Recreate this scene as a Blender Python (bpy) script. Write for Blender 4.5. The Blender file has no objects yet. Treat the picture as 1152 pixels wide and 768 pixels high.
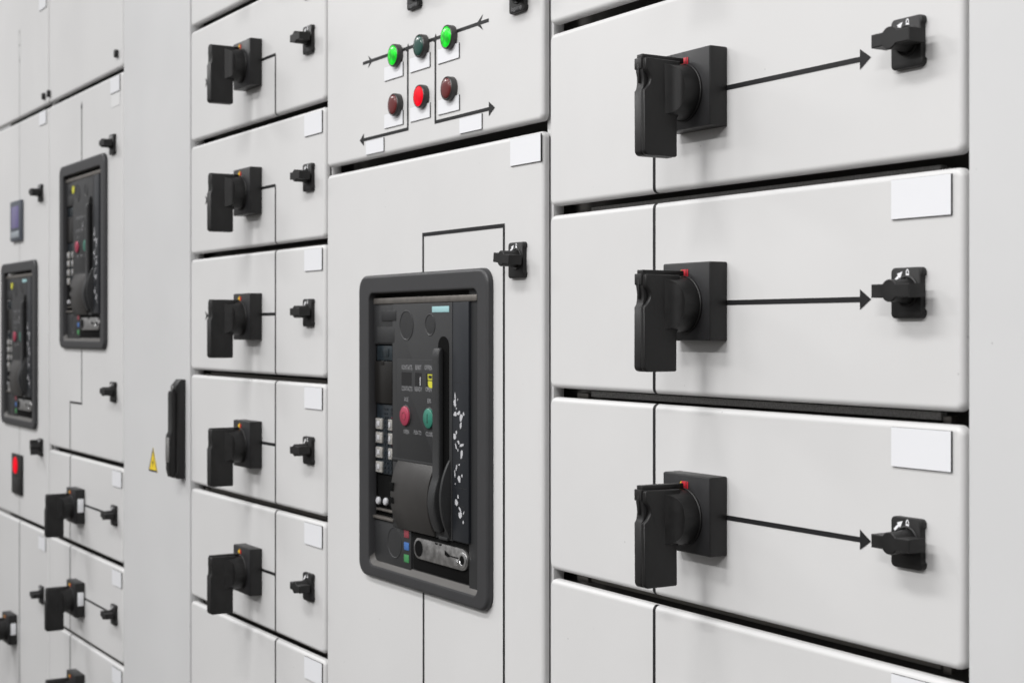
import bpy, bmesh, math, random
from mathutils import Vector, Matrix
random.seed(7)
PI = math.pi
scene = bpy.context.scene
COL = scene.collection

# Units below are millimetres on the front of the switchboard:
# X to the right along the fronts, Z up from camera height, h out of the fronts towards the viewer.
def V(x, h, z):
    return Vector((x / 1000.0, -h / 1000.0, z / 1000.0))

# ------------------------------------------------------------------ materials
MATS = {}
def mat(name, col, rough=0.5, metal=0.0, spec=0.5, bump=0.0, bscale=900.0, var=0.0, vscale=6.0,
        rvar=0.0, emit=None, estr=0.0, coat=0.0, glow=0.0, speck=0.0):
    m = bpy.data.materials.new(name); m.use_nodes = True
    nt = m.node_tree; N = nt.nodes; L = nt.links
    b = N['Principled BSDF']
    b.inputs['Base Color'].default_value = (*col, 1)
    b.inputs['Roughness'].default_value = rough
    b.inputs['Metallic'].default_value = metal
    b.inputs['Specular IOR Level'].default_value = spec
    b.inputs['Coat Weight'].default_value = coat
    tc = N.new('ShaderNodeTexCoord')
    if bump:
        n = N.new('ShaderNodeTexNoise'); n.inputs['Scale'].default_value = bscale; n.inputs['Detail'].default_value = 3
        L.new(tc.outputs['Object'], n.inputs['Vector'])
        bp = N.new('ShaderNodeBump'); bp.inputs['Strength'].default_value = bump; bp.inputs['Distance'].default_value = 0.0006
        L.new(n.outputs['Fac'], bp.inputs['Height']); L.new(bp.outputs['Normal'], b.inputs['Normal'])
    if var:
        n = N.new('ShaderNodeTexNoise'); n.inputs['Scale'].default_value = vscale; n.inputs['Detail'].default_value = 6
        n.inputs['Roughness'].default_value = 0.65
        L.new(tc.outputs['Object'], n.inputs['Vector'])
        r = N.new('ShaderNodeMapRange'); r.inputs['From Min'].default_value = 0.3; r.inputs['From Max'].default_value = 0.7
        r.inputs['To Min'].default_value = 1 - var; r.inputs['To Max'].default_value = 1 + var
        L.new(n.outputs['Fac'], r.inputs['Value'])
        mx = N.new('ShaderNodeMix'); mx.data_type = 'RGBA'; mx.blend_type = 'MULTIPLY'
        mx.inputs['Factor'].default_value = 1
        mx.inputs[6].default_value = (*col, 1)
        L.new(r.outputs['Result'], mx.inputs[7]); L.new(mx.outputs[2], b.inputs['Base Color'])
        if speck:                                    # a few dust specks and pin-prick marks in the paint
            vo = N.new('ShaderNodeTexVoronoi'); vo.inputs['Scale'].default_value = 26
            L.new(tc.outputs['Object'], vo.inputs['Vector'])
            sz = N.new('ShaderNodeMapRange'); sz.inputs['From Min'].default_value = 0.018; sz.inputs['From Max'].default_value = 0.034
            sz.inputs['To Min'].default_value = 1 - speck; sz.inputs['To Max'].default_value = 1
            L.new(vo.outputs['Distance'], sz.inputs['Value'])
            m2 = N.new('ShaderNodeMix'); m2.data_type = 'RGBA'; m2.blend_type = 'MULTIPLY'; m2.inputs['Factor'].default_value = 1
            L.new(mx.outputs[2], m2.inputs[6]); L.new(sz.outputs['Result'], m2.inputs[7]); L.new(m2.outputs[2], b.inputs['Base Color'])
        if rvar:
            r2 = N.new('ShaderNodeMapRange'); r2.inputs['From Min'].default_value = 0.3; r2.inputs['From Max'].default_value = 0.7
            r2.inputs['To Min'].default_value = rough - rvar; r2.inputs['To Max'].default_value = rough + rvar
            L.new(n.outputs['Fac'], r2.inputs['Value']); L.new(r2.outputs['Result'], b.inputs['Roughness'])
    if emit:
        b.inputs['Emission Color'].default_value = (*emit, 1); b.inputs['Emission Strength'].default_value = estr
        if glow:                                     # moulded lens: the lamp behind shows through unevenly
            n = N.new('ShaderNodeTexNoise'); n.inputs['Scale'].default_value = 130; n.inputs['Detail'].default_value = 1
            L.new(tc.outputs['Object'], n.inputs['Vector'])
            r = N.new('ShaderNodeMapRange'); r.inputs['From Min'].default_value = 0.35; r.inputs['From Max'].default_value = 0.65
            r.inputs['To Min'].default_value = estr*(1-glow); r.inputs['To Max'].default_value = estr*(1+glow)
            L.new(n.outputs['Fac'], r.inputs['Value']); L.new(r.outputs['Result'], b.inputs['Emission Strength'])
    MATS[name] = m
    return m

mat('paint', (0.650, 0.646, 0.643), 0.45, bump=0.10, bscale=1400, var=0.018, vscale=4, rvar=0.06, speck=0.22)
mat('paint_grey', (0.618, 0.618, 0.620), 0.45, bump=0.10, bscale=1400, var=0.018, vscale=4, rvar=0.06, speck=0.22)
mat('plastic', (0.0120, 0.0116, 0.0116), 0.44, spec=0.40, bump=0.18, bscale=1800, var=0.18, vscale=60, rvar=0.07)
mat('plastic_soft', (0.0110, 0.0106, 0.0106), 0.46, spec=0.38, bump=0.12, bscale=2200, var=0.3, vscale=40, rvar=0.08)
mat('plate_front', (0.0185, 0.0183, 0.0195), 0.42, spec=0.4, bump=0.25, bscale=2600, var=0.15, vscale=50, rvar=0.05)
mat('bezel', (0.036, 0.036, 0.038), 0.44, spec=0.45, bump=0.2, bscale=1600, var=0.06, vscale=30)
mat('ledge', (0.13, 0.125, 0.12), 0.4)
mat('breaker_grey', (0.0265, 0.027, 0.028), 0.45, spec=0.4, bump=0.18, bscale=2000, var=0.08, vscale=30)
mat('breaker_blue', (0.0165, 0.0185, 0.0225), 0.36, spec=0.36, var=0.06, vscale=25)
mat('breaker_dark', (0.0225, 0.023, 0.024), 0.45, spec=0.36, bump=0.1, bscale=2000)
mat('hub_grey', (0.034, 0.032, 0.0305), 0.36, spec=0.42, bump=0.1, bscale=2200, var=0.10, vscale=30)
mat('pane', (0.012, 0.012, 0.013), 0.25, spec=0.4)
mat('black', (0.004, 0.004, 0.004), 0.8, spec=0.08)
mat('interior', (0.10, 0.095, 0.088), 0.8)
mat('rail_dark', (0.22, 0.205, 0.185), 0.7)
mat('gasket', (0.46, 0.45, 0.44), 0.95, bump=0.8, bscale=900, var=0.3, vscale=600)
mat('tape', (0.015, 0.015, 0.016), 0.5, spec=0.25)
mat('label_white', (0.79, 0.795, 0.82), 0.35, var=0.01, vscale=15)
mat('label_core', (0.015, 0.015, 0.016), 0.5)
mat('sticker', (0.70, 0.70, 0.70), 0.5)
mat('ink', (0.50, 0.50, 0.52), 0.5)
mat('ink_white', (0.84, 0.84, 0.86), 0.5)
mat('ink_grey', (0.30, 0.30, 0.31), 0.5)
mat('ink_faint', (0.42, 0.42, 0.41), 0.5)
mat('red_mark', (0.48, 0.012, 0.025), 0.45)
mat('yellow_mark', (0.85, 0.55, 0.02), 0.4)
mat('yellow_flag', (0.62, 0.60, 0.04), 0.4)
mat('green_lit', (0.005, 0.05, 0.008), 0.22, spec=0.4, emit=(0.004, 0.80, 0.02), estr=0.85, glow=0.45)
mat('green_off', (0.018, 0.070, 0.056), 0.2)
mat('red_lit', (0.03, 0.0005, 0.001), 0.5, spec=0.12, emit=(0.95, 0.0, 0.016), estr=0.95, glow=0.12)
mat('red_off', (0.125, 0.018, 0.018), 0.22)
mat('lamp_ring', (0.040, 0.038, 0.037), 0.35)
mat('button_red', (0.36, 0.04, 0.08), 0.35)
mat('button_green', (0.03, 0.19, 0.135), 0.35)
mat('teal', (0.33, 0.55, 0.57), 0.45)
mat('steel', (0.48, 0.475, 0.47), 0.4, metal=1.0, var=0.25, vscale=90, rvar=0.1)
mat('steel_dull', (0.20, 0.185, 0.17), 0.45, metal=0.7, var=0.2, vscale=60)
mat('chrome', (0.8, 0.8, 0.8), 0.2, metal=1.0)
mat('pcb', (0.009, 0.014, 0.019), 0.35, var=0.5, vscale=180)
mat('dip', (0.30, 0.29, 0.27), 0.5, var=0.3, vscale=150)
mat('cover_brown', (0.009, 0.008, 0.0072), 0.3, spec=0.35)
mat('screen_blue', (0.016, 0.023, 0.028), 0.25, var=0.5, vscale=120)
mat('meter_body', (0.075, 0.085, 0.105), 0.45)
mat('meter_screen', (0.08, 0.07, 0.14), 0.25, emit=(0.10, 0.085, 0.20), estr=0.55)
mat('meter_keys', (0.30, 0.33, 0.36), 0.4)
mat('flag_red', (0.24, 0.04, 0.055), 0.5)
mat('flag_blue', (0.05, 0.14, 0.38), 0.5)
mat('flag_green', (0.05, 0.24, 0.08), 0.5)
mat('warn_yellow', (0.85, 0.62, 0.02), 0.45)

# ------------------------------------------------------------------ object helpers
def link(o, parent=None):
    COL.objects.link(o)
    if parent is not None: o.parent = parent
    return o
def finish(bm, mats, angle=38):
    me = bpy.data.meshes.new('m')
    bmesh.ops.recalc_face_normals(bm, faces=bm.faces[:])
    for f in bm.faces: f.smooth = True
    bm.to_mesh(me); bm.free()
    for k in mats: me.materials.append(MATS[k])
    me.set_sharp_from_angle(angle=math.radians(angle))
    return me
def put(name, me, parent=None, x=0, z=0, h=0):
    o = bpy.data.objects.new(name, me); o.location = V(x, h, z)
    return link(o, parent)
def thing(name, label, cat, x, z, group=None):
    o = bpy.data.objects.new(name, None); o.empty_display_size = 0.05
    o.location = V(x, 0, z); link(o)
    o['label'] = label; o['category'] = cat
    if group: o['group'] = group
    o['bx'] = x; o['bz'] = z
    return o
def on(t, name, me, x=0, z=0, h=0, label=None):
    """a part of thing t, placed by board coordinates"""
    o = put(name, me, t, x - t['bx'], z - t['bz'], h)
    if label: o['label'] = label
    return o

# ------------------------------------------------------------------ mesh helpers
def merge(bm, src, mi=0):
    for f in src.faces: f.material_index = mi
    me = bpy.data.meshes.new('t'); src.to_mesh(me); src.free()
    bm.from_mesh(me); bpy.data.meshes.remove(me)
def box(bm, x0, x1, h0, h1, z0, z1, bev=0.0, mi=0, seg=2):
    b = bmesh.new()
    vs = [b.verts.new(V(x, h, z)) for x in (x0, x1) for h in (h0, h1) for z in (z0, z1)]
    for q in ((0,1,3,2),(4,6,7,5),(0,4,5,1),(2,3,7,6),(0,2,6,4),(1,5,7,3)): b.faces.new([vs[i] for i in q])
    bmesh.ops.recalc_face_normals(b, faces=b.faces[:])
    if bev: bmesh.ops.bevel(b, geom=b.edges[:], offset=bev/1000, offset_type='OFFSET', segments=seg, profile=0.5, affect='EDGES', clamp_overlap=True)
    merge(bm, b, mi)
def prism(bm, pts, h0, h1, mi=0, bev=0.0, seg=2):
    """outline in (X,Z) extruded along h; the front rim may be bevelled"""
    b = bmesh.new()
    A = [b.verts.new(V(x, h0, z)) for x, z in pts]; B = [b.verts.new(V(x, h1, z)) for x, z in pts]
    n = len(pts)
    fb = b.faces.new(B); b.faces.new(A[::-1])
    for i in range(n): b.faces.new([A[i], A[(i+1) % n], B[(i+1) % n], B[i]])
    bmesh.ops.recalc_face_normals(b, faces=b.faces[:])
    if bev: bmesh.ops.bevel(b, geom=[e for e in fb.edges], offset=bev/1000, offset_type='OFFSET', segments=seg, profile=0.5, affect='EDGES', clamp_overlap=True)
    merge(bm, b, mi)
def prism_x(bm, pts, x0, x1, mi=0, bev=0.0, seg=2):
    """outline in (h,Z) extruded along X"""
    b = bmesh.new()
    A = [b.verts.new(V(x0, h, z)) for h, z in pts]; B = [b.verts.new(V(x1, h, z)) for h, z in pts]
    n = len(pts)
    f1 = b.faces.new(B); f2 = b.faces.new(A[::-1])
    for i in range(n): b.faces.new([A[i], A[(i+1) % n], B[(i+1) % n], B[i]])
    bmesh.ops.recalc_face_normals(b, faces=b.faces[:])
    if bev: bmesh.ops.bevel(b, geom=list(f1.edges) + list(f2.edges), offset=bev/1000, offset_type='OFFSET', segments=seg, profile=0.5, affect='EDGES', clamp_overlap=True)
    merge(bm, b, mi)
def circ(cx, cz, r, n=32, a0=0.0, a1=None, rz=None):
    rz = rz or r
    if a1 is None: return [(cx + r*math.cos(2*PI*i/n), cz + rz*math.sin(2*PI*i/n)) for i in range(n)]
    return [(cx + r*math.cos(a0 + (a1-a0)*i/n), cz + rz*math.sin(a0 + (a1-a0)*i/n)) for i in range(n+1)]
def lathe(bm, cx, cz, prof, n=40, mi=0):
    """profile of (r,h) turned round an axis that points out of the board"""
    b = bmesh.new(); rings = []
    for r, h in prof:
        if r <= 0.001: rings.append([b.verts.new(V(cx, h, cz))])
        else: rings.append([b.verts.new(V(cx + r*math.cos(2*PI*i/n), h, cz + r*math.sin(2*PI*i/n))) for i in range(n)])
    for a, c in zip(rings, rings[1:]):
        for i in range(n):
            j = (i+1) % n
            if len(a) == 1 and len(c) == 1: continue
            if len(c) == 1: b.faces.new([a[i], a[j], c[0]])
            elif len(a) == 1: b.faces.new([a[0], c[j], c[i]])
            else: b.faces.new([a[i], a[j], c[j], c[i]])
    merge(bm, b, mi)
def rrect(x0, x1, z0, z1, r, n=6):
    r = max(r, 0.05); out = []
    for cx, cz, a in ((x1-r, z1-r, 0), (x0+r, z1-r, PI/2), (x0+r, z0+r, PI), (x1-r, z0+r, 1.5*PI)):
        for i in range(n+1):
            t = a + PI/2*i/n
            out.append((cx + r*math.cos(t), cz + r*math.sin(t)))
    return out
BR = 5.2                                            # edge radius of the folded fronts
def front_mesh(x0, x1, z0, z1, depth=9, r=BR, rc=8.5, hole=None, paint='paint'):
    bm = bmesh.new(); S = 7; rings = []
    def ring(off, h):
        return [bm.verts.new(V(x, h, z)) for x, z in rrect(x0+off, x1-off, z0+off, z1-off, rc-off)]
    rings.append(ring(0, -depth))
    for k in range(S+1):
        a = PI/2*k/S
        rings.append(ring(r*(1-math.cos(a)), -r*(1-math.sin(a))))
    rings.append(ring(r+0.6, 0))
    if hole:
        hx0, hx1, hz0, hz1, hr = hole
        rings.append([bm.verts.new(V(x, 0, z)) for x, z in rrect(hx0-1, hx1+1, hz0-1, hz1+1, hr)])
        rings.append([bm.verts.new(V(x, 0, z)) for x, z in rrect(hx0, hx1, hz0, hz1, hr)])
        rings.append([bm.verts.new(V(x, -3, z)) for x, z in rrect(hx0, hx1, hz0, hz1, hr)])
    n = len(rings[0])
    for a, c in zip(rings, rings[1:]):
        for i in range(n):
            j = (i+1) % n; bm.faces.new([a[i], a[j], c[j], c[i]])
    if not hole: bm.faces.new(rings[-1])
    return finish(bm, [paint])
def strip(bm, path, w, axis, mi=0):
    """flat tape: path of (x,h,z), width w across axis 'x' or 'z'"""
    d = V(w/2, 0, 0) if axis == 'x' else V(0, 0, w/2)
    pr = None
    for p in path:
        c = V(*p); q = (bm.verts.new(c - d), bm.verts.new(c + d))
        if pr: bm.faces.new([pr[0], pr[1], q[1], q[0]]).material_index = mi
        pr = q
def vtape(bm, x, z0, z1, w=4.4, wrap0=False, wrap1=False, e0=0, e1=0):
    """vertical tape from z0 up to z1; wrapping over the folded edge when asked"""
    path = []; E = 0.35
    if wrap0:
        for k in range(7):
            a = PI/2*k/6; path.append((x, -BR*(1-math.sin(a)) + E*math.sin(a), z0 + BR*(1-math.cos(a)) - E*math.cos(a)))
    else: path.append((x, E, z0))
    if wrap1:
        for k in range(7):
            a = PI/2*(1-k/6); path.append((x, -BR*(1-math.sin(a)) + E*math.sin(a), z1 - BR*(1-math.cos(a)) + E*math.cos(a)))
    else: path.append((x, E, z1))
    strip(bm, path, w, 'x')
def htape(bm, x0, x1, z, w=4.6):
    strip(bm, [(x0, 0.38, z), (x1, 0.38, z)], w, 'z')
def poly(bm, pts, h, mi=0):
    bm.faces.new([bm.verts.new(V(x, h, z)) for x, z in pts]).material_index = mi
def arrow(bm, tip, z, ln, hw, notch=0.0):
    """solid arrow head; positive ln points right"""
    poly(bm, [(tip, z), (tip-ln, z+hw), (tip-ln+notch, z), (tip-ln, z-hw)], 0.42)
def text_into(bm, s, x, z, size, h, mi=0, rot=0.0, sx=1.0):
    cu = bpy.data.curves.new('t', 'FONT'); cu.body = s; cu.size = size/1000; cu.align_x = 'CENTER'; cu.align_y = 'CENTER'
    cu.resolution_u = 2
    o = bpy.data.objects.new('t', cu); COL.objects.link(o)
    dg = bpy.context.evaluated_depsgraph_get(); dg.update()
    me = bpy.data.meshes.new_from_object(o.evaluated_get(dg))
    b = bmesh.new(); b.from_mesh(me)
    c, sn = math.cos(rot), math.sin(rot)
    for v in b.verts:
        px, pz = v.co.x*sx, v.co.y
        v.co = Vector((x/1000 + px*c - pz*sn, -h/1000, z/1000 + px*sn + pz*c))
    merge(bm, b, mi)
    bpy.data.objects.remove(o); bpy.data.curves.remove(cu); bpy.data.meshes.remove(me)

# ------------------------------------------------------------------ kit: rotary handle
def kit_handle():
    bm = bmesh.new()
    box(bm, -36, 36, 0, 20.2, -37, 37, 1.2)
    box(bm, -35.2, 35.2, 19.8, 20.9, -36.2, 36.2, 0.7, 1)
    plate = finish(bm, ['plastic', 'plate_front'])
    bm = bmesh.new()
    lathe(bm, -2, -2.8, [(27.2, 20.5), (27.2, 22.4), (26.8, 23.0), (26.4, 23.2)], 56)
    # round hub whose front runs up in a hollow curve into both sides of the lever
    r, nu, nv, G = 26.0, 40, 10, []
    for a in range(nu + 1):
        u = -PI/2 + PI*a/nu; x = r*math.sin(u); sx = r*math.cos(u)
        t_ = min(max((abs(x) - 10.9)/(r - 10.9), 0), 1); hh = 40.5 + 13*(1 - t_)**3
        G.append([bm.verts.new(V(-2 + x, hh, -2.8 + sx*(2*b/nv - 1))) for b in range(nv + 1)])
    for a in range(nu):
        for b in range(nv):
            q = []
            for v in (G[a][b], G[a+1][b], G[a+1][b+1], G[a][b+1]):
                if all((v.co - w.co).length > 1e-7 for w in q): q.append(v)
            if len(q) > 2: bm.faces.new(q)
    for b in (0, nv):
        lo = [bm.verts.new((g[b].co.x, -0.0225, g[b].co.z)) for g in G]
        for a in range(nu): bm.faces.new([lo[a], lo[a+1], G[a+1][b], G[a][b]])
    hub = finish(bm, ['plastic_soft'], 30)
    bm = bmesh.new()
    # lever seen from the side: h outwards, Z up
    def lever(dep, rear):
        q = [(34, 24.6), (34, -24), (rear, -30), (rear, -64.2), (rear + 1.3, -65.5)]
        q += [(71 + 5*math.sin(a), -60.5 - 5*math.cos(a)) for a in (0, .4, .8, 1.2, PI/2)]
        q += [(76, -5.5)]
        q += [(74.6 - dep*math.sin(PI*k/10), -5 + 20.0*k/10) for k in range(1, 10)]
        return q + [(74.2, 15.5), (74.2, 23.4), (73, 24.8), (71, 25.2)]
    prism_x(bm, lever(1.6, 37.6), -7.5, 3.6, 0, 1.6, 3)          # inner half with a shallow dip
    prism_x(bm, lever(6.2, 37.9), 3.4, 9.0, 0, 1.6, 3)           # outer half with the thumb scoop
    # flat slide along the top of the lever, with the little shackle block at its outer end
    box(bm, -6.6, 2.5, 25, 73.2, 24.0, 29.2, 0.7)
    box(bm, -7.9, 3.2, 69.0, 75.2, 15.0, 25.6, 0.8)
    box(bm, -2.4, -0.6, 70, 75.4, 2, 20, 0.2)
    grip = finish(bm, ['plastic_soft'])
    bm = bmesh.new()
    prism_x(bm, lever(0.6, 37.6), -7.5, 3.6, 0, 1.6, 3); prism_x(bm, lever(1.4, 37.9), 3.4, 9.0, 0, 1.6, 3)
    box(bm, -6.6, 2.5, 25, 73.2, 23.6, 26.8, 0.7)
    plain = finish(bm, ['plastic_soft'])
    bm = bmesh.new()
    box(bm, -6, 3.8, 20.6, 21.5, 23.8, 30.6, 0.2)
    mark = finish(bm, ['red_mark'])
    bm = bmesh.new()
    prism(bm, [(-11.5, 26.4), (-6.3, 25.0), (-6.3, 30.4)], 20.6, 21.5)
    tip = finish(bm, ['yellow_mark'])
    bm = bmesh.new(); prism(bm, [(-13, 28.4), (-5.8, 25.4), (-5.8, 33.2)], 20.6, 21.9); tip2 = finish(bm, ['yellow_mark'])
    bm = bmesh.new(); box(bm, -5.8, -1.0, 20.6, 21.5, 25.5, 31.5, 0.2); mark2 = finish(bm, ['red_mark'])
    bm = bmesh.new(); box(bm, 0.9, 1.9, 21.4, 21.62, 24.6, 30.4); ink = finish(bm, ['label_core'])
    bm = bmesh.new(); box(bm, 35.7, 36.5, 3, 16, -12, 17, 0.2); stk = finish(bm, ['label_white'])
    return plate, hub, grip, mark, tip, ink, stk, mark2, tip2, plain
KH = kit_handle()
def add_handle(t, x, z, sticker=False):
    p = on(t, 'handle_plate', KH[0], x, z)
    put('handle_hub', KH[1], p); g = put('handle_grip', KH[2 if x > 0 else 9], p); g.rotation_euler = (0, random.uniform(-.012, .012), 0)
    if x > 0: put('position_mark', KH[3], p); put('position_arrow', KH[4], p); put('position_stroke', KH[5], p)
    else: put('position_mark', KH[7], p); put('position_arrow', KH[8], p)
    if sticker: put('side_sticker', KH[6], p)
    return p

# ------------------------------------------------------------------ kit: quarter-turn latch
def kit_latch():
    bm = bmesh.new()
    out = rrect(-17, 17, -20.5, 20.5, 4.2, 5)
    right = [(17, 14.5), (15.7, 13.4), (15.4, 12), (15.4, -12), (15.7, -13.4), (17, -14.5)]
    # outline runs anticlockwise from the right-hand top corner: the notch closes the loop
    pts = out + right[::-1]
    prism(bm, pts, 0, 5.2, 0, 0.9, 2)
    lathe(bm, 0.5, 1.5, [(12.6, 4.8), (12.6, 6.0), (11.6, 6.5), (10.4, 6.1)], 36)
    base = finish(bm, ['plastic'])
    bm = bmesh.new()
    lathe(bm, 0, 0, [(9.8, 5), (9.6, 10), (8.8, 15)], 32)
    L, R, T, r = -19.5, 22.0, 5.4, 9.0
    a = math.asin(T/r)
    pts = [(R, -T), (R, T)] + circ(0, 0, r, 10, a, PI-a) + [(L, T), (L, -T)] + circ(0, 0, r, 10, PI+a, 2*PI-a)
    prism(bm, pts, 9.5, 26.5, 0, 0.7, 1)
    knob = finish(bm, ['plastic_soft'], 24)
    bm = bmesh.new()
    # white arrow pointing at a padlock
    def rot(p): c = math.cos(.72); s = math.sin(.72); return (-8.6 + p[0]*c - p[1]*s, 13.4 + p[0]*s + p[1]*c)
    poly(bm, [rot(p) for p in ((-6, -1.1), (0.2, -1.1), (0.2, -2.7), (6, 0), (0.2, 2.7), (0.2, 1.1), (-6, 1.1))], 5.32)
    poly(bm, [(-0.6, 11.6), (2.9, 11.6), (2.9, 15.6), (-0.6, 15.6)], 5.32)
    o = circ(1.15, 15.9, 1.75, 10, 0, PI, 3.2); q = circ(1.15, 15.9, 0.85, 10, 0, PI, 2.2)
    for k in range(10): poly(bm, [o[k], o[k+1], q[k+1], q[k]], 5.32)
    sym = finish(bm, ['ink_white'])
    bm = bmesh.new(); text_into(bm, 'logstrup', -0.5, -15.2, 7.0, 5.34); txt = finish(bm, ['ink_grey'])
    return base, knob, sym, txt
KL = kit_latch()
def add_latch(t, x, z, turn=0.0, words=False):
    b = on(t, 'latch', KL[0], x, z)
    k = put('latch_knob', KL[1], b, 1.5, 1.5); k.rotation_euler = (0, turn, 0)
    if x < 0: k.scale = (0.84, 1, 1)
    put('lock_symbol', KL[2], b)
    if words: put('latch_lettering', KL[3], b)
    return b

# ------------------------------------------------------------------ kit: engraved plates
def plate_mesh(w, hgt, th=1.7, front='label_white'):
    bm = bmesh.new()
    box(bm, -w/2, w/2, 0.05, th, -hgt/2, hgt/2, 0, 0)
    box(bm, -w/2+0.15, w/2-0.15, th-0.1, th+0.25, -hgt/2+0.15, hgt/2-0.15, 0, 1)
    return finish(bm, ['label_core', front])
KP = {'big': plate_mesh(63.5, 32), 'mid': plate_mesh(65.5, 31), 'small': plate_mesh(54, 18.5, 1.4), 'sticker': plate_mesh(60, 26, 0.3, 'sticker')}
def add_plate(t, x0, z1, kind='big'):
    w, hgt = {'big': (63.5, 32), 'mid': (65.5, 31), 'small': (54, 18.5), 'sticker': (60, 26)}[kind]
    return on(t, 'nameplate', KP[kind], x0 + w/2, z1 - hgt/2)
def add_lines(t, build, name='mimic_line', m='tape'):
    bm = bmesh.new(); build(bm)
    me = finish(bm, [m]); 
    o = put(name, me, t, -t['bx'], -t['bz'])
    return o
def add_front(t, x0, x1, z0, z1, **k):
    me = front_mesh(x0, x1, z0, z1, **k)
    return put('front_panel', me, t, -t['bx'], -t['bz'])

# ------------------------------------------------------------------ right-hand column of large drawers
G_R = 'large drawers of the nearest column'
RX = (-4, 588.5)
NAMES_R = {
 0: 'wide pale grey drawer front above the topmost large rotary handle, cut by the picture top',
 1: 'wide pale grey drawer with the topmost of the three large rotary handles',
 2: 'wide pale grey drawer with the middle of the three large rotary handles, at eye level',
 3: 'wide pale grey drawer with the lowest of the three large rotary handles',
 4: 'wide pale grey drawer front below the three large rotary handles, cut by the picture bottom',
}
for i in range(5):
    top = 326.5 - 200.3*(i-1); bot = top - 190.0
    t = thing('switchgear_module', NAMES_R[i], 'drawer', 293.5, bot, G_R)
    add_front(t, RX[0], RX[1], bot, top)
    hz = top - 99.6
    if i < 4:
        add_handle(t, 268, hz)
        add_latch(t, 534.2, hz + 3.0)
    add_plate(t, 514.2, top - 4.6)
    add_lines(t, lambda bm: vtape(bm, 190.3, bot, hz if i == 1 else top, 4.2, True, i != 1))
    def lines(bm):
        htape(bm, 303, 479, hz - 1.2, 4.5); arrow(bm, 490, hz - 1.2, 12.8, 8.6)
    if i < 4: add_lines(t, lines)

# ------------------------------------------------------------------ left column of drawers
G_L = 'medium drawers of the middle column'
LX = (-1181, -607)
NAMES_L = {
 0: 'pale grey front in the top corner above the column of five medium handles',
 1: 'drawer with the topmost of five medium handles, left of the signal lamps',
 2: 'drawer with the second medium handle from the top, its line bending down beside it',
 3: 'drawer with the third of five medium handles, at eye level',
 4: 'drawer with the fourth of five medium handles, right of the long door handle',
 5: 'drawer with the lowest of five medium handles',
 6: 'pale grey front with nameplate but no handle, below the five medium handles',
}
LT = [729.5, 526.5, 323.5, 124.0, -79.0, -280.0, -479.0]
for i in range(7):
    top = LT[i]; bot = (LT[i+1] + 9.5) if i < 6 else -860
    t = thing('switchgear_module', NAMES_L[i], 'drawer', -893, bot, G_L)
    add_front(t, LX[0], LX[1], bot, top, r=BR)
    hz = top - 102.8
    if i < 6:
        add_handle(t, -881.5, hz)
        add_latch(t, -657, hz + 4.0, [0, .0, .03, 0, -.05, .06][i])
    add_plate(t, -675.5, top - 5.0)
    def lines(bm, i=i, top=top, bot=bot, hz=hz):
        zl = hz + 3.5
        vtape(bm, -790.7, bot, zl if i in (1, 2) else top, 4.4, True, i not in (1, 2))
        if i < 6: htape(bm, -846, -790.7, zl, 4.6)
    add_lines(t, lines)
    def feed(bm):
        htape(bm, -1098, -916, hz + 3.5, 3.6); arrow(bm, -1090, hz + 3.5, 16, 8, 5)
    if i < 4: add_lines(t, feed)

# ------------------------------------------------------------------ control door with lamps, above the main breaker
MX = (-599, -18)
t = thing('cabinet_door', 'pale grey control door with six round signal lamps and mimic arrows', 'door', -304, 234)
add_front(t, MX[0], MX[1], 234, 524)
def pushlamp(lens):
    bm = bmesh.new()
    lathe(bm, 0, 0, [(14.9, 0), (14.9, 7.0), (14.5, 8.2), (13.6, 8.8), (12.9, 8.5), (12.6, 6.0)], 40)
    ring = finish(bm, ['lamp_ring'])
    bm = bmesh.new(); lathe(bm, 0, 0, [(12.9, 5.6), (12.7, 8.4), (12.0, 9.2), (9, 9.9), (5, 10.3), (0, 10.4)], 40)
    return ring, finish(bm, [lens])
lamps = [('green_lit', -372, 360.2, 'lit green signal lamp, leftmost of the upper row'), ('green_off', -299, 360.8, 'dark unlit green signal lamp between two lit green ones'),
         ('green_lit', -226.5, 360.2, 'lit green signal lamp, rightmost of the upper row'), ('red_off', -371.5, 295.4, 'dull unlit red signal lamp, leftmost of the lower row'),
         ('red_lit', -299, 296.8, 'lit bright red signal lamp in the middle of the lower row'), ('red_off', -226, 296.8, 'dull unlit red signal lamp, rightmost of the lower row')]
KIT = {}
for lens, x, z, lb in lamps:
    if lens not in KIT: KIT[lens] = pushlamp(lens)
    r = on(t, 'signal_lamp', KIT[lens][0], x, z, label=lb)
    put('lamp_lens', KIT[lens][1], r)
for x, z in ((-410, 350.2), (-335.5, 350.8), (-260, 350.6), (-410, 287), (-335, 287), (-259.5, 287), (-466, 257.4), (-204.5, 257.4)):
    add_plate(t, x, z, 'small')
def lines(bm):
    z = 365.8
    htape(bm, -478, -136, z, 4.2)
    arrow(bm, -447, z, 15, 8.5, 7); arrow(bm, -166, z, -17, 9.5, -8)
    for x in (-343.8, -268.5):
        strip(bm, [(x, 0.45, 258.8), (x, 0.45, z-4)], 4.0, 'x')
        poly(bm, [(x-5, z-3.5), (x+1, z+6), (x+4, z+1), (x+2, z-4)], 0.5)
    htape(bm, -478, -342, 260.9, 4.2); arrow(bm, -488, 260.9, -13, 8.5)
    htape(bm, -270.4, -132, 260.9, 4.2); arrow(bm, -121.5, 260.9, 14, 8.5)
add_lines(t, lines)
add_latch(t, -64.5, 382, 0.15, True); add_latch(t, -320, 432.5, 0.1, True)

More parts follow.
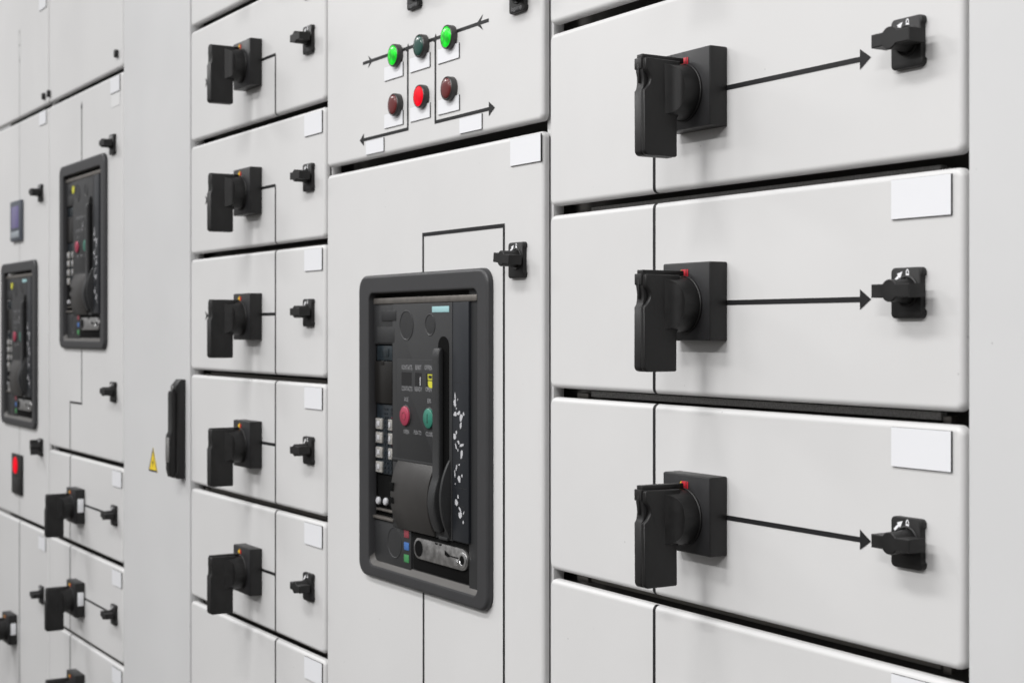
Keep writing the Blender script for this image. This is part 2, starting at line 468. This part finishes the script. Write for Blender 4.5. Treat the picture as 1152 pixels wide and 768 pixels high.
# ------------------------------------------------------------------ circuit breakers (drawn in own coordinates about the bezel centre)
DX = 8.0
def kit_breaker(kind):
    """list of (name, mesh, [(child, mesh)...])"""
    P = []
    F = 1.0                                          # plane of the breaker's front cover
    def one(mats, fn, ang=38):
        bm = bmesh.new(); fn(bm); return finish(bm, mats, ang)
    # bezel: outer rounded frame with a stepped opening
    bm = bmesh.new(); rings = []
    def ring(x0, x1, z0, z1, r, h): rings.append([bm.verts.new(V(x, h, z)) for x, z in rrect(x0, x1, z0, z1, r, 8)])
    X0, X1, H1, H0, HT = -189, 162, 200.5, -206, 8.5
    ring(X0, X1, H0, H1, 20, 0.2)
    for k in range(6):
        a = PI/2*k/5; off = 4.5*(1-math.cos(a)); ring(X0+off, X1-off, H0+off, H1-off, 20-off*.8, 4.0 + 4.5*math.sin(a))
    ring(X0+5.2, X1-5.2, H0+5.2, H1-5.2, 15.5, HT)
    x0, x1, z0, z1 = -156.5, 137, -189.5, 176
    ring(x0-2.6, x1+2.6, z0-2.6, z1+2.6, 12.5, HT); ring(x0-2, x1+2, z0-2, z1+2, 12, HT)
    ring(x0-.6, x1+.6, z0-.6, z1+.6, 11, HT-.6); ring(x0, x1, z0, z1, 10.5, HT-2); ring(x0, x1-3, z0+6.5, z1-1, 10, -3)
    n = len(rings[0])
    for a, c in zip(rings, rings[1:]):
        for i in range(n):
            f = bm.faces.new([a[i], a[(i+1) % n], c[(i+1) % n], c[i]])
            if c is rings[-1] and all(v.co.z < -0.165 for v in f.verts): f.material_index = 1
    P.append(('bezel', finish(bm, ['bezel', 'ledge']), []))
    # back tray
    def tray(bm):
        box(bm, -166, 152, -40, -30, -200, 186)
        box(bm, 108, 160, -10, -0.6, -198, 184, 0, 1)
        box(bm, -160, 150, -10, -4, -198, -128, 0, 1)
    P.append(('tray', one(['interior', 'breaker_dark'], tray), []))
    P.append(('top_rail', one(['steel_dull'], lambda bm: box(bm, -150, 130, -4, F+1.0, 161.6, 169.6, 1.0)), []))
    # front cover, in pieces around the left-hand window
    def cover(bm):
        box(bm, -152, -96.2, -6, F-1.0, 108, 161.2, 0.8)
        prism(bm, rrect(-95, 69.0, -46, 161.2, 2), -6, F, 0, 0.9)
        box(bm, -95, 69, -6, F-0.6, -133, -46.3, 0.5)
        box(bm, -140, -88, F-1.2, F+0.2, 110, 131, 0.4)
        box(bm, -152, -46, -6, F-2.0, -189, -129, 0.8)
    ch = []
    def plates(bm):
        prism(bm, rrect(-82, 31, -44, 89, 2), F-.2, F+0.5, 0, 0.3)
        box(bm, -127, -84, F-1.2, F+0.6, 139, 153, 0.6)
    ch.append(('text_plate', one(['breaker_dark'], plates)))
    for cx, cz, r, f in ((-54, 133, 19.0, F), (11, 133.5, 13.2, F), (-92, -154, 20, F-2)):
        bm = bmesh.new()
        lathe(bm, cx, cz, [(r+.9, f-.4), (r+.7, f+.4), (r, f+.7), (r-.8, f+.4), (r-1.2, f+.1), (r-1.5, f+.12), (0, f+.12)], 40)
        ch.append(('knockout_rim', finish(bm, ['breaker_grey'])))
    def words(bm):
        for s, x, z, w in (('KONTAKTE', -51.5, 78, 8.6), ('BEREIT', -20, 78.6, 8.4), ('OFFEN', 7, 79, 8.4), ('CONTACTS', -51.5, 50.5, 8.4),
                           ('READY', -20, 51, 8.2), ('OPEN', 8, 51.5, 8.2), ('AUS', -53.5, 36.6, 8), ('EIN', 9.5, 37, 8),
                           ('OPEN', -53.5, -5.3, 7.6), ('PUSH TO', -22, -4.8, 7.6), ('CLOSE', 9.5, -5, 7.6)):
            text_into(bm, s, x, z, w, F+0.66, 0, 0, 0.66 if len(s) > 5 else 0.8)
    ch.append(('lettering', one(['ink_grey'], words)))
    def wins(bm):
        prism(bm, rrect(33, 60.5, -120, 119, 13), F-.3, F+0.62)
    ch.append(('lever_slot', one(['black'], wins)))
    for x, w_ in ((-67, 28), (-29, 18), (1, 18)):
        ch.append(('dark_window', one(['pane'], lambda bm: box(bm, x, x+w_, F+.3, F+.66, 55, 72))))
    ch.append(('ready_flag', one(['ink'], lambda bm: box(bm, -15.5, -13.6, F+.5, F+0.8, 56, 67))))
    ch.append(('spring_flag', one(['yellow_flag', 'label_core'], lambda bm: (prism(bm, [(6, 71), (18.5, 71), (18.5, 54), (11, 54), (7, 57)], F+.5, F+.85), box(bm, 6, 18, F+.8, F+.95, 62.5, 63.8, 0, 1), box(bm, 8, 17, F+.8, F+.95, 65.5, 69.5, 0, 1)))))
    P.append(('front_cover', one(['breaker_grey'], cover), ch))
    # left-hand window with trip unit
    ch = [('trip_cover', one(['cover_brown'], lambda bm: (box(bm, -149, -97, -6, 0.6, 28.6, 85, 1.0), box(bm, -130, -120, 0, 1.2, 80, 86, .6)))),
          ('trip_display', one(['screen_blue'], lambda bm: (box(bm, -148, -97, -8, -2.5, 86, 106, .4), box(bm, -136, -112, -3, -1.8, 91, 102, .3)))),
          ('circuit_board', one(['pcb'], lambda bm: (box(bm, -148, -97, -8, -2.5, -66, 27, .3), [box(bm, x, x+random.uniform(3, 7), -3, random.uniform(-1.8, -.8), z, z+random.uniform(2, 4)) for z in range(-64, 26, 6) for x in (-126, -119, -106)])))]
    for z in (8.0, -10.5, -30.5, -50.0):
        for x, w_, h_ in ((-147, 18.5, 14.5), (-110, 12, 14.5)):
            if x > -120 and z < -45: continue
            bm = bmesh.new(); box(bm, x, x+w_, -3, 0.0, z-h_, z, .6)
            box(bm, x+w_*.32, x+w_*.68, -.2, 1.0, z-h_*.72, z-h_*.25, .3, 1); box(bm, x+1, x+w_*.2, -.2, .25, z-h_+2, z-2, 0, 2)
            ch.append(('setting_switch', finish(bm, ['dip', 'ink', 'ink_grey'])))
    ch.append(('red_scale', one(['flag_red'], lambda bm: [box(bm, -104, -99, -2.6, -2.2, z, z+2) for z in (14, 9, 3, -8, -27)])))
    def terms(bm):
        for x, z in ((-144, -103.5), (-122, -102.8)): lathe(bm, x, z, [(5.2, -6), (5.2, -2), (4, -.5), (0, 0)], 20)
    ch.append(('terminal_screw', one(['ink'], terms)))
    ch.append(('contact_rail', one(['steel_dull'], lambda bm: (box(bm, -148, -94, -6, -1, -116, -113, .5), box(bm, -152, -92, -6, F+1, -127, -123, .8)))))
    P.append(('trip_unit', one(['black'], lambda bm: (box(bm, -152, -96, -24, -8, -128, 108), box(bm, -97.5, -96, -8, F-1.2, -128, 108), box(bm, -149, -97, -8, -4, -108, -68))), ch))
    # right-hand strip with pictograms
    ch = []
    def pics(bm):
        def blob(x, z, rx, rz, a=0):
            pts = []
            for k in range(11):
                t_ = 2*PI*k/11; q = random.uniform(.6, 1.02)
                u, v = rx*q*math.cos(t_), rz*q*math.sin(t_)
                pts.append((x + u*math.cos(a) - v*math.sin(a), z + u*math.sin(a) + v*math.cos(a)))
            poly(bm, pts, F+2.2 + random.uniform(0, .12))
        for x, z, rx, rz, a in ((80, 45, 1.8, 8, .1), (79, 37, 4.2, 5, .2), (86, 42, 1, 1.6, 0), (83, 31, 1.3, 1.6, 0), (80, 24, 4.6, 3.2, .3), (89, 26, 5.5, 2.4, .5), (95, 20, 4, 6.5, -.3), (101, 25, 2, 3, .2), (94, 11, 2.6, 5, -.2),
                                (79, -3, 4.5, 5, .1), (83, 2, 2, 3, 0), (82, -15, 1.6, 5, .6), (88, -10, 2, 4, .9), (96, -13, 6, 2, .3), (96, -24, 3.4, 8, -.2), (87, -20, 1.6, 2, 0),
                                (83, -41, 1.4, 6, -.4), (79, -49, 1.3, 6, .2), (90, -37, 3.4, 1.2, .3), (90, -54, 4.6, 5.6, .2), (97, -50, 1.8, 2.4, 0), (80, -61, 1.6, 1.2, 0),
                                (87, -76, 2, 3.2, .2), (83, -84, 5, 5.6, .2), (92, -91, 2, 5, .9), (93, -98, 5, 5, .1), (101, -95, 1.2, 3, -.4), (100, -106, 2, 2.4, 0)):
            blob(x, z, rx, rz, a)
    ch.append(('pictogram', one(['ink'], pics)))
    def frames(bm):
        for z in (62.5, 6, -32, -66): box(bm, 76, 108, F+1.6, F+2.15, z, z+.7)
        for z in (-88, -99): box(bm, 79, 103, F+1.6, F+2.15, z, z+.7)
        for x in (79, 102.3): box(bm, x, x+.7, F+1.6, F+2.16, -99, -87.6)
    ch.append(('strip_frame', one(['breaker_dark'], frames)))
    P.append(('label_strip', one(['breaker_blue', 'breaker_grey'], lambda bm: (box(bm, 72.5, 112.5, -6, F+2, -131, 161.2, .8), box(bm, 69.4, 72.2, -6, F+2.4, -131, 161.2, .5, 1))), ch))
    # charging lever with hub cover
    hubp = circ(0, 0, 1, 14, 0, PI)
    R_ = 93.5
    half = 44.0; ang = math.asin(half/R_)
    arc = [(F + 2 + R_*(math.cos(a)) - R_*math.cos(ang), -88 + R_*math.sin(a)) for a in [ang - 2*ang*k/18 for k in range(19)]]
    def hub(bm):
        prism_x(bm, [(F-3, -44)] + arc + [(F-3, -132)], -76, 26, 0, 1.2)
        box(bm, -80, -75.5, F+1, F+10, -101, -90, 1, 1)
        box(bm, -76.6, -66, F+8, F+13.6, -83, -72, .2, 1)
        box(bm, -76.6, -66, F+8, F+13.4, -99, -91, .2, 1)
        box(bm, -94, 30, F-.4, F+1.6, -44, -41, .4, 2)
    ch = []
    def lever(bm):
        pr = [(F, 100), (F+3, 104.5), (F+6.5, 104), (F+8.6, 100), (F+9.4, 92), (F+9, 40), (F+8.5, -10), (F+9, -56)]
        pr += [(F + 9 + 7*math.sin(PI*k/10), -56 - 62*k/10) for k in range(1, 11)]
        pr += [(F+6, -124), (F, -124)]
        prism_x(bm, pr, 31.5, 48.5, 0, 2.4, 3)
        box(bm, 27.0, 29.2, F+.5, F+2.6, -32, 36, .5, 1)
    ch.append(('charging_lever', one(['breaker_grey', 'black'], lever)))
    def fin(bm):
        R2 = 95; a2 = math.asin(48/R2)
        o = [(F + 1 + R2*math.cos(a) - R2*math.cos(a2), -82 + R2*math.sin(a)) for a in [a2 - 2*a2*k/18 for k in range(19)]]
        prism_x(bm, [(F-2, -34)] + o + [(F-2, -130)], 59.5, 64.5, 0, 1.2)
        box(bm, 38, 60, F-1, F+2.6, -133.5, -129.5, .6)
    ch.append(('lever_guard', one(['breaker_grey'], fin)))
    P.append(('hub_cover', one(['hub_grey', 'black', 'breaker_grey'], hub), ch))
    # push buttons
    for nm, m, x in (('off_button', 'button_red', -54.5), ('on_button', 'button_green', 10.5)):
        bm = bmesh.new()
        lathe(bm, x, 15.3, [(14.2, F+.3), (14.2, F+1.1), (13.2, F+1.6), (12.8, F+1.2)], 36, 1)
        lathe(bm, x, 15.3, [(12.7, F+.5), (12.6, F+3), (11.6, F+3.8), (0, F+4.1)], 36, 0)
        me = finish(bm, [m, 'breaker_grey'])
        bm = bmesh.new()
        if nm == 'off_button': lathe(bm, x, 15.3, [(5.6, F+4.0), (5.6, F+4.3), (4.4, F+4.3), (4.4, F+4.0)], 24)
        else: box(bm, x-.7, x+.7, F+4.0, F+4.3, 9.5, 21)
        P.append((nm, me, [('button_mark', finish(bm, ['flag_red' if nm == 'off_button' else 'breaker_dark']))]))
    # lower right: keyed lock in its recess, colour flags
    def recess(bm):
        prism(bm, rrect(-40, 114, -181, -134, 3), -6, F-2.5, 0, .6)
    def stadium(x0, x1, z, r, n=12): return circ(x1-r, z, r, n, -PI/2, PI/2) + circ(x0+r, z, r, n, PI/2, 1.5*PI)
    def lockp(bm):
        prism(bm, stadium(-33, 107, -152.5, 13.2), F-3, F+0.4, 0, .5)
    def lockd(bm):
        lathe(bm, -19, -152.5, [(10.4, F+.2), (10.4, F+.75), (0, F+.75)], 28)
        lathe(bm, 96, -153, [(5.2, F+1.9), (0, F+1.9)], 20)
        poly(bm, [(50, -146), (58, -149), (66, -152), (58, -154), (50, -152)], F+.56)
        box(bm, 66, 86, F+.3, F+.6, -152.6, -151)
        for x in (24, 34): poly(bm, [(x, -139.6), (x+9, -139.6), (x+7, -142), (x+2, -142)], F+.56)
    def lockr(bm):
        lathe(bm, 96, -153, [(9.6, F+.2), (9.4, F+1.6), (8.4, F+2), (6, F+2), (5.6, F+1.4)], 32)
        lathe(bm, 79, -158, [(4.6, F+.2), (4.2, F+1.6), (0, F+2.2)], 16)
    ch = [('lock_bar', one(['steel'], lockp)), ('lock_hole', one(['black'], lockd)), ('lock_cylinder', one(['chrome'], lockr))]
    P.append(('lock_recess', one(['black'], recess), ch))
    for m, z in (('flag_red', -138.5), ('flag_blue', -154.5), ('flag_green', -170.5)):
        P.append(('colour_flag', one([m], lambda bm: box(bm, -64, -50.5, F-2.4, F-1.2, z-5, z+5, .3)), []))
    if kind in ('main', 'both'):
        P.append(('teal_badge', one(['teal'], lambda bm: box(bm, 17, 61, F-.2, F+.6, 149, 156.5, .1)), []))
    if kind != 'main':
        def dot(bm): lathe(bm, -90, 143, [(9, F), (9, F+1), (0, F+1.4)], 20)
        P.append(('yellow_dot', one(['yellow_flag'], dot), []))
    SH = Matrix.Translation(V(-5.0, 0, 0))
    for nm, me, ch in P:
        if nm != 'bezel':
            me.transform(SH)
            for cn, cm in ch: cm.transform(SH)
    return P
def breaker(kind, label, x, z):
    t = thing('circuit_breaker', label, 'breaker', x, z, 'air circuit breakers')
    for nm, me, ch in kit_breaker(kind):
        o = put(nm, me, t)
        for cn, cm in ch: put(cn, cm, o)
    return t
def bhole(x, z): return (x-164, x+145, z-197, z+184, 9)

# main breaker door
t = thing('cabinet_door', 'large pale grey door around the biggest circuit breaker, black bracket line above it', 'door', -304, -700)
add_front(t, MX[0], MX[1], -700, 222.3, hole=bhole(-287, -127))
def lines(bm):
    vtape(bm, -301.4, 66, 121.9, 4.4); htape(bm, -303.6, -99.0, 121.2, 4.8)
    vtape(bm, -101.2, -700, 121, 4.4)
add_lines(t, lines)
add_lines(t, lambda bm: vtape(bm, -300.4, -700, -322, 4.4))
add_latch(t, -66.5, 79.5, 0.12)
add_plate(t, -84.3, 220.2 - 1.0, 'mid')
breaker('main', 'biggest dark grey circuit breaker, with teal badge and red and green buttons', -287, -127)

# ------------------------------------------------------------------ narrow cable compartment doors
def bolt(bm, x, z, s, h):
    poly(bm, [(x+1.2*s, z+5*s), (x-2.4*s, z-.6*s), (x-.3*s, z-.6*s), (x-1.2*s, z-5.2*s), (x+2.6*s, z+.9*s), (x+.5*s, z+.9*s)], h)
def plain_front(x0, x1, z0, z1): return front_mesh(x0, x1, z0, z1, depth=12, r=2.2, rc=3, paint='paint_grey')
t = thing('cabinet_door', 'tall narrow pale grey door with long black swing handle and yellow warning triangle', 'door', -1382, -1000)
put('front_panel', plain_front(-1578, -1188, -1000, 1150), t, 1382, 1000)
bm = bmesh.new()
prism_x(bm, [(0, -88.5), (9, -88.5), (19, -101), (19, -108), (16, -112), (16, -254), (19, -259), (13, -266), (0, -266)], -1236, -1207.5, 0, 1.8)
hb = put('door_handle', finish(bm, ['plastic']), t, 1382, 1000)
bm = bmesh.new()
prism_x(bm, [(15, -113), (24, -109), (25.5, -114), (25.5, -182), (29, -188), (29, -250), (26, -262), (20, -264), (15, -256)], -1232, -1212, 0, 2.5, 3)
put('handle_lever', finish(bm, ['plastic_soft']), hb)
bm = bmesh.new(); box(bm, -1230, -1214, 28.2, 30.2, -236, -192, .8); put('lock_cover', finish(bm, ['steel']), hb)
bm = bmesh.new(); lathe(bm, -1224, -104.5, [(5, 17), (4.6, 20), (0, 20.6)], 20); put('lock_cylinder', finish(bm, ['steel']), hb)
bm = bmesh.new(); c_, s_ = -1391.5, 26.0
prism(bm, [(c_-s_, -267.5), (c_+s_, -267.5), (c_, -222.5)], 0.05, 0.6)
ws = put('warning_sign', finish(bm, ['warn_yellow']), t, 1382, 1000)
bm = bmesh.new()
o = [(c_-s_, -267.5), (c_+s_, -267.5), (c_, -222.5)]; q = [(c_-s_+5.2, -264.6), (c_+s_-5.2, -264.6), (c_, -228.6)]
for k in range(3): poly(bm, [o[k], o[(k+1) % 3], q[(k+1) % 3], q[k]], 0.75)
bolt(bm, c_, -251, 1.9, 0.75)
put('warning_symbol', finish(bm, ['label_core']), ws)
t = thing('cabinet_door', 'plain pale grey door without fittings at the right edge of the picture', 'door', 796, -700)
put('front_panel', plain_front(603, 1003, -700, 760), t, -796, 700, 11)

# ------------------------------------------------------------------ far column
FX = (-2158, -1585)
t = thing('cabinet_door', 'blank pale grey upper door above the breaker with a yellow dot and no teal badge', 'door', -1871, 526)
add_front(t, FX[0], FX[1], 527.5, 1150)
def plug(x, z): 
    bm = bmesh.new(); box(bm, x-5, x+5, 0, 8, z-8, z+8, 2); return finish(bm, ['plastic'])
on(t, 'edge_plug', plug(0, 0), -2147, 547); on(t, 'edge_plug', plug(0, 0), -1617, 557)
t = thing('cabinet_door', 'pale grey door around the upper far breaker, with two latches on its right side', 'door', -1871, -268)
add_front(t, FX[0], FX[1], -268, 517.5, hole=bhole(-1850, 165.5))
def lines(bm):
    vtape(bm, -1882.4, 362, 486, 5); poly(bm, [(-1882.4, 496), (-1889, 480), (-1876, 480)], .45)
add_lines(t, lines)
def lines(bm):
    vtape(bm, -1882.4, -162, -31, 5); htape(bm, -1977.5, -1880, -160, 4.6); vtape(bm, -1975.6, -268, -160, 5, True)
add_lines(t, lines)
add_latch(t, -1645, 377, 0.05); add_latch(t, -1640, -126, 0.05)
add_plate(t, -1664, 513.5); add_plate(t, -1662, 479, 'sticker')
breaker('yellow', 'circuit breaker with a yellow dot but no teal badge, second from the left', -1850, 165.5)
G_F = 'small looking drawers of the far column'
NAMES_F = ['small far drawer left of the yellow warning triangle, topmost of its column',
           'small far drawer in the middle of its column, its handle above the lowest one',
           'lowest small far drawer, its handle cut by the picture bottom']
for i, top in enumerate((-278, -479, -677)):
    bot = top - 190
    t = thing('switchgear_module', NAMES_F[i], 'drawer', -1871, bot, G_F)
    add_front(t, FX[0], FX[1], bot, top)
    hz = top - 102.5
    add_handle(t, -1893, hz, True); add_latch(t, -1635, hz + 4.5, .05); add_plate(t, -1652, top - 7)
    add_lines(t, lambda bm: vtape(bm, -1975.6, bot, top, 5, True, True))
    add_lines(t, lambda bm: htape(bm, -1857, -1652, hz + 3, 4.6))

# ------------------------------------------------------------------ leftmost column
EX = (-2748, -2167)
t = thing('cabinet_door', 'leftmost upper pale grey door with a thin outlined symbol on a faint vertical line', 'door', -2457, 526)
add_front(t, EX[0], EX[1], 527.5, 1150)
def lines(bm):
    vtape(bm, -2444.2, 527.5, 668, 4, True)
    for k in range(24):
        a, b_ = 2*PI*k/24, 2*PI*(k+1)/24
        P_ = lambda r, t_: (-2444.2 + r*math.cos(t_)*.22*1.6, 706 + r*math.sin(t_)) 
        poly(bm, [P_(36, a), P_(36, b_), P_(33, b_), P_(33, a)], .4)
    for z in (742, 707, 668): poly(bm, [(-2450, z-3), (-2438, z-3), (-2438, z+3), (-2450, z+3)], .45)
    poly(bm, [(-2450, 850), (-2438, 850), (-2438, 858), (-2450, 858)], .45)
add_lines(t, lines, 'mimic_line', 'ink_faint')
on(t, 'edge_plug', plug(0, 0), -2194, 547); add_plate(t, -2244, 787)
t = thing('cabinet_door', 'leftmost pale grey door with purple-screened meter and red lamp box', 'door', -2457, -465)
add_front(t, EX[0], EX[1], -464.5, 517.5, hole=bhole(-2423, -32))
def lines(bm):
    vtape(bm, -2444.2, 165, 517.5, 4, False, True)
add_lines(t, lines, 'mimic_line', 'ink_faint')
add_lines(t, lambda bm: vtape(bm, -2444.2, -464.5, -230, 4, True), 'mimic_line', 'ink_faint')
bm = bmesh.new(); box(bm, -52, 52, 0, 9, -50, 50, 2.5)
mt = on(t, 'power_meter', finish(bm, ['meter_body']), -2454, 271)
bm = bmesh.new(); box(bm, -38, 38, 8.5, 9.6, -18, 36, .3); put('meter_screen', finish(bm, ['meter_screen']), mt)
bm = bmesh.new(); box(bm, -42, 42, 8.5, 10, -42, -26, .8); put('meter_keys', finish(bm, ['meter_keys']), mt)
bm = bmesh.new(); box(bm, -50, 50, 0, 6, -50, 50, 2); box(bm, -36, 36, 5, 7, -42, -8, .5)
rb = on(t, 'indicator_box', finish(bm, ['plastic']), -2454, -359)
bm = bmesh.new(); lathe(bm, -8, 22, [(21, 5), (20, 8), (13, 9.5), (0, 10)], 28); put('red_lamp', finish(bm, ['red_lit']), rb)
add_latch(t, -2227, 323, .1); add_latch(t, -2227, -277, 1.35)
add_plate(t, -2242, 515)
breaker('both', 'leftmost circuit breaker, at the picture edge, with yellow dot and teal badge', -2423, -32)
t = thing('switchgear_module', 'tall pale grey lower front with a handle cut off by the left picture edge', 'drawer', -2457, -1000)
add_front(t, EX[0], EX[1], -1000, -475)
add_lines(t, lambda bm: vtape(bm, -2444.2, -1000, -475, 5, True, True))
add_handle(t, -2503, -749, True); add_latch(t, -2219, -624, .05); add_plate(t, -2250, -487)

# ------------------------------------------------------------------ cabinet frame behind the fronts
t = thing('switchgear_cabinet', 'dark cabinet frame seen only in the narrow gaps between the pale grey fronts', 'cabinet', -880, -1000)
bm = bmesh.new(); box(bm, -2760, 1000, -60, -50, -1000, 1150); put('back_sheet', finish(bm, ['interior']), t, 880, 1000)
for x in (-14.5, -606, -1188, -1586, -2168, 603):
    bm = bmesh.new(); box(bm, x-13, x, -27, -12.5, -1000, 1150, 1); put('frame_post', finish(bm, ['paint']), t, 880, 1000)
def seal(x0, x1, z, m='gasket'):
    bm = bmesh.new(); box(bm, x0, x1, -30, -22, z-1.6, z+5.2, 1.0)
    me = finish(bm, [m]); o = put('gap_seal', me, t, 880, 1000)
    for x in (x0 - 26, x1 + 3):
        bm = bmesh.new(); box(bm, x, x + (22 if x < x0 else 9), -30, -21, z-4, z+2.5, 1.2)
        put('seal_clip', finish(bm, ['steel_dull']), o)
for k in range(4): seal(46, 545, 326.5 - 200.3*k + (1.5 if k < 2 else 3.0), 'gasket' if k < 3 else 'rail_dark')
for k in (1, 2, 3, 4, 5, 6): seal(-1140, -650, LT[k] - 0.5, 'rail_dark')

# ------------------------------------------------------------------ camera
W_, H_ = 1024, 682
f_px, hz_y, vp_x = 1700.0, 371.0, -456.0            # on the 1152 x 768 photograph
ang = math.atan2(576 - vp_x, f_px)
cam = bpy.data.cameras.new('camera'); co = bpy.data.objects.new('camera', cam); link(co)
cam.sensor_width = 36; cam.lens = 36*f_px/1152
cam.shift_y = -(384 - hz_y)/1152
cam.clip_start = 0.05; cam.clip_end = 100
co.location = (1.40519, -0.9036, 0)
fwd = Vector((-math.cos(ang), math.sin(ang), 0))
co.rotation_euler = fwd.to_track_quat('-Z', 'Y').to_euler()
cam.dof.use_dof = True; cam.dof.focus_distance = 1.55; cam.dof.aperture_fstop = 11
scene.camera = co

# ------------------------------------------------------------------ light: the room's ceiling lamps and its dim surroundings
def lamp(x, d, z, sx, sy, power):
    li = bpy.data.lights.new('ceiling_lamp', 'AREA'); li.shape = 'RECTANGLE'; li.size = sx; li.size_y = sy
    li.energy = power; li.color = (1.0, 0.992, 0.985)
    o = bpy.data.objects.new('ceiling_lamp', li); link(o)
    o.location = (x, -d, z)
    o.rotation_euler = (0, 0, 0)
for x, p in ((-3.5, 46), (-1.6, 9), (0.1, 35), (1.8, 9)): lamp(x, 1.45, 1.75, 1.2, 0.30, p)
for x, p in ((-2.4, 40), (0.2, 70), (2.8, 99)): lamp(x, 3.1, 1.75, 1.2, 0.30, p)
w = bpy.data.worlds.new('World'); scene.world = w; w.use_nodes = True
N = w.node_tree.nodes; L = w.node_tree.links
bg = N['Background']; bg.inputs['Strength'].default_value = 1.0
tc = N.new('ShaderNodeTexCoord'); sp = N.new('ShaderNodeSeparateXYZ'); cr = N.new('ShaderNodeValToRGB'); mr = N.new('ShaderNodeMapRange')
L.new(tc.outputs['Generated'], sp.inputs[0]); L.new(sp.outputs['Z'], mr.inputs['Value'])
mr.inputs['From Min'].default_value = -1; mr.inputs['From Max'].default_value = 1
e = cr.color_ramp.elements
e[0].position = 0.0; e[0].color = (0.095, 0.088, 0.078, 1)
e[1].position = 1.0; e[1].color = (0.50, 0.51, 0.53, 1)
m1 = e.new(0.45); m1.color = (0.20, 0.195, 0.19, 1)
m2 = e.new(0.62); m2.color = (0.50, 0.50, 0.505, 1)
# the room gets darker towards the right-hand end of the board
mx = N.new('ShaderNodeMapRange'); mx.inputs['From Min'].default_value = 0.1; mx.inputs['From Max'].default_value = 0.9
mx.inputs['To Min'].default_value = 1.0; mx.inputs['To Max'].default_value = 0.35
L.new(sp.outputs['X'], mx.inputs['Value'])
L.new(mr.outputs['Result'], cr.inputs['Fac']); L.new(cr.outputs['Color'], bg.inputs['Color'])
L.new(mx.outputs['Result'], bg.inputs['Strength'])

scene.view_settings.view_transform = 'Standard'; scene.view_settings.look = 'None'
scene.view_settings.gamma = 1; scene.view_settings.exposure = 0
scene.cycles.max_bounces = 6
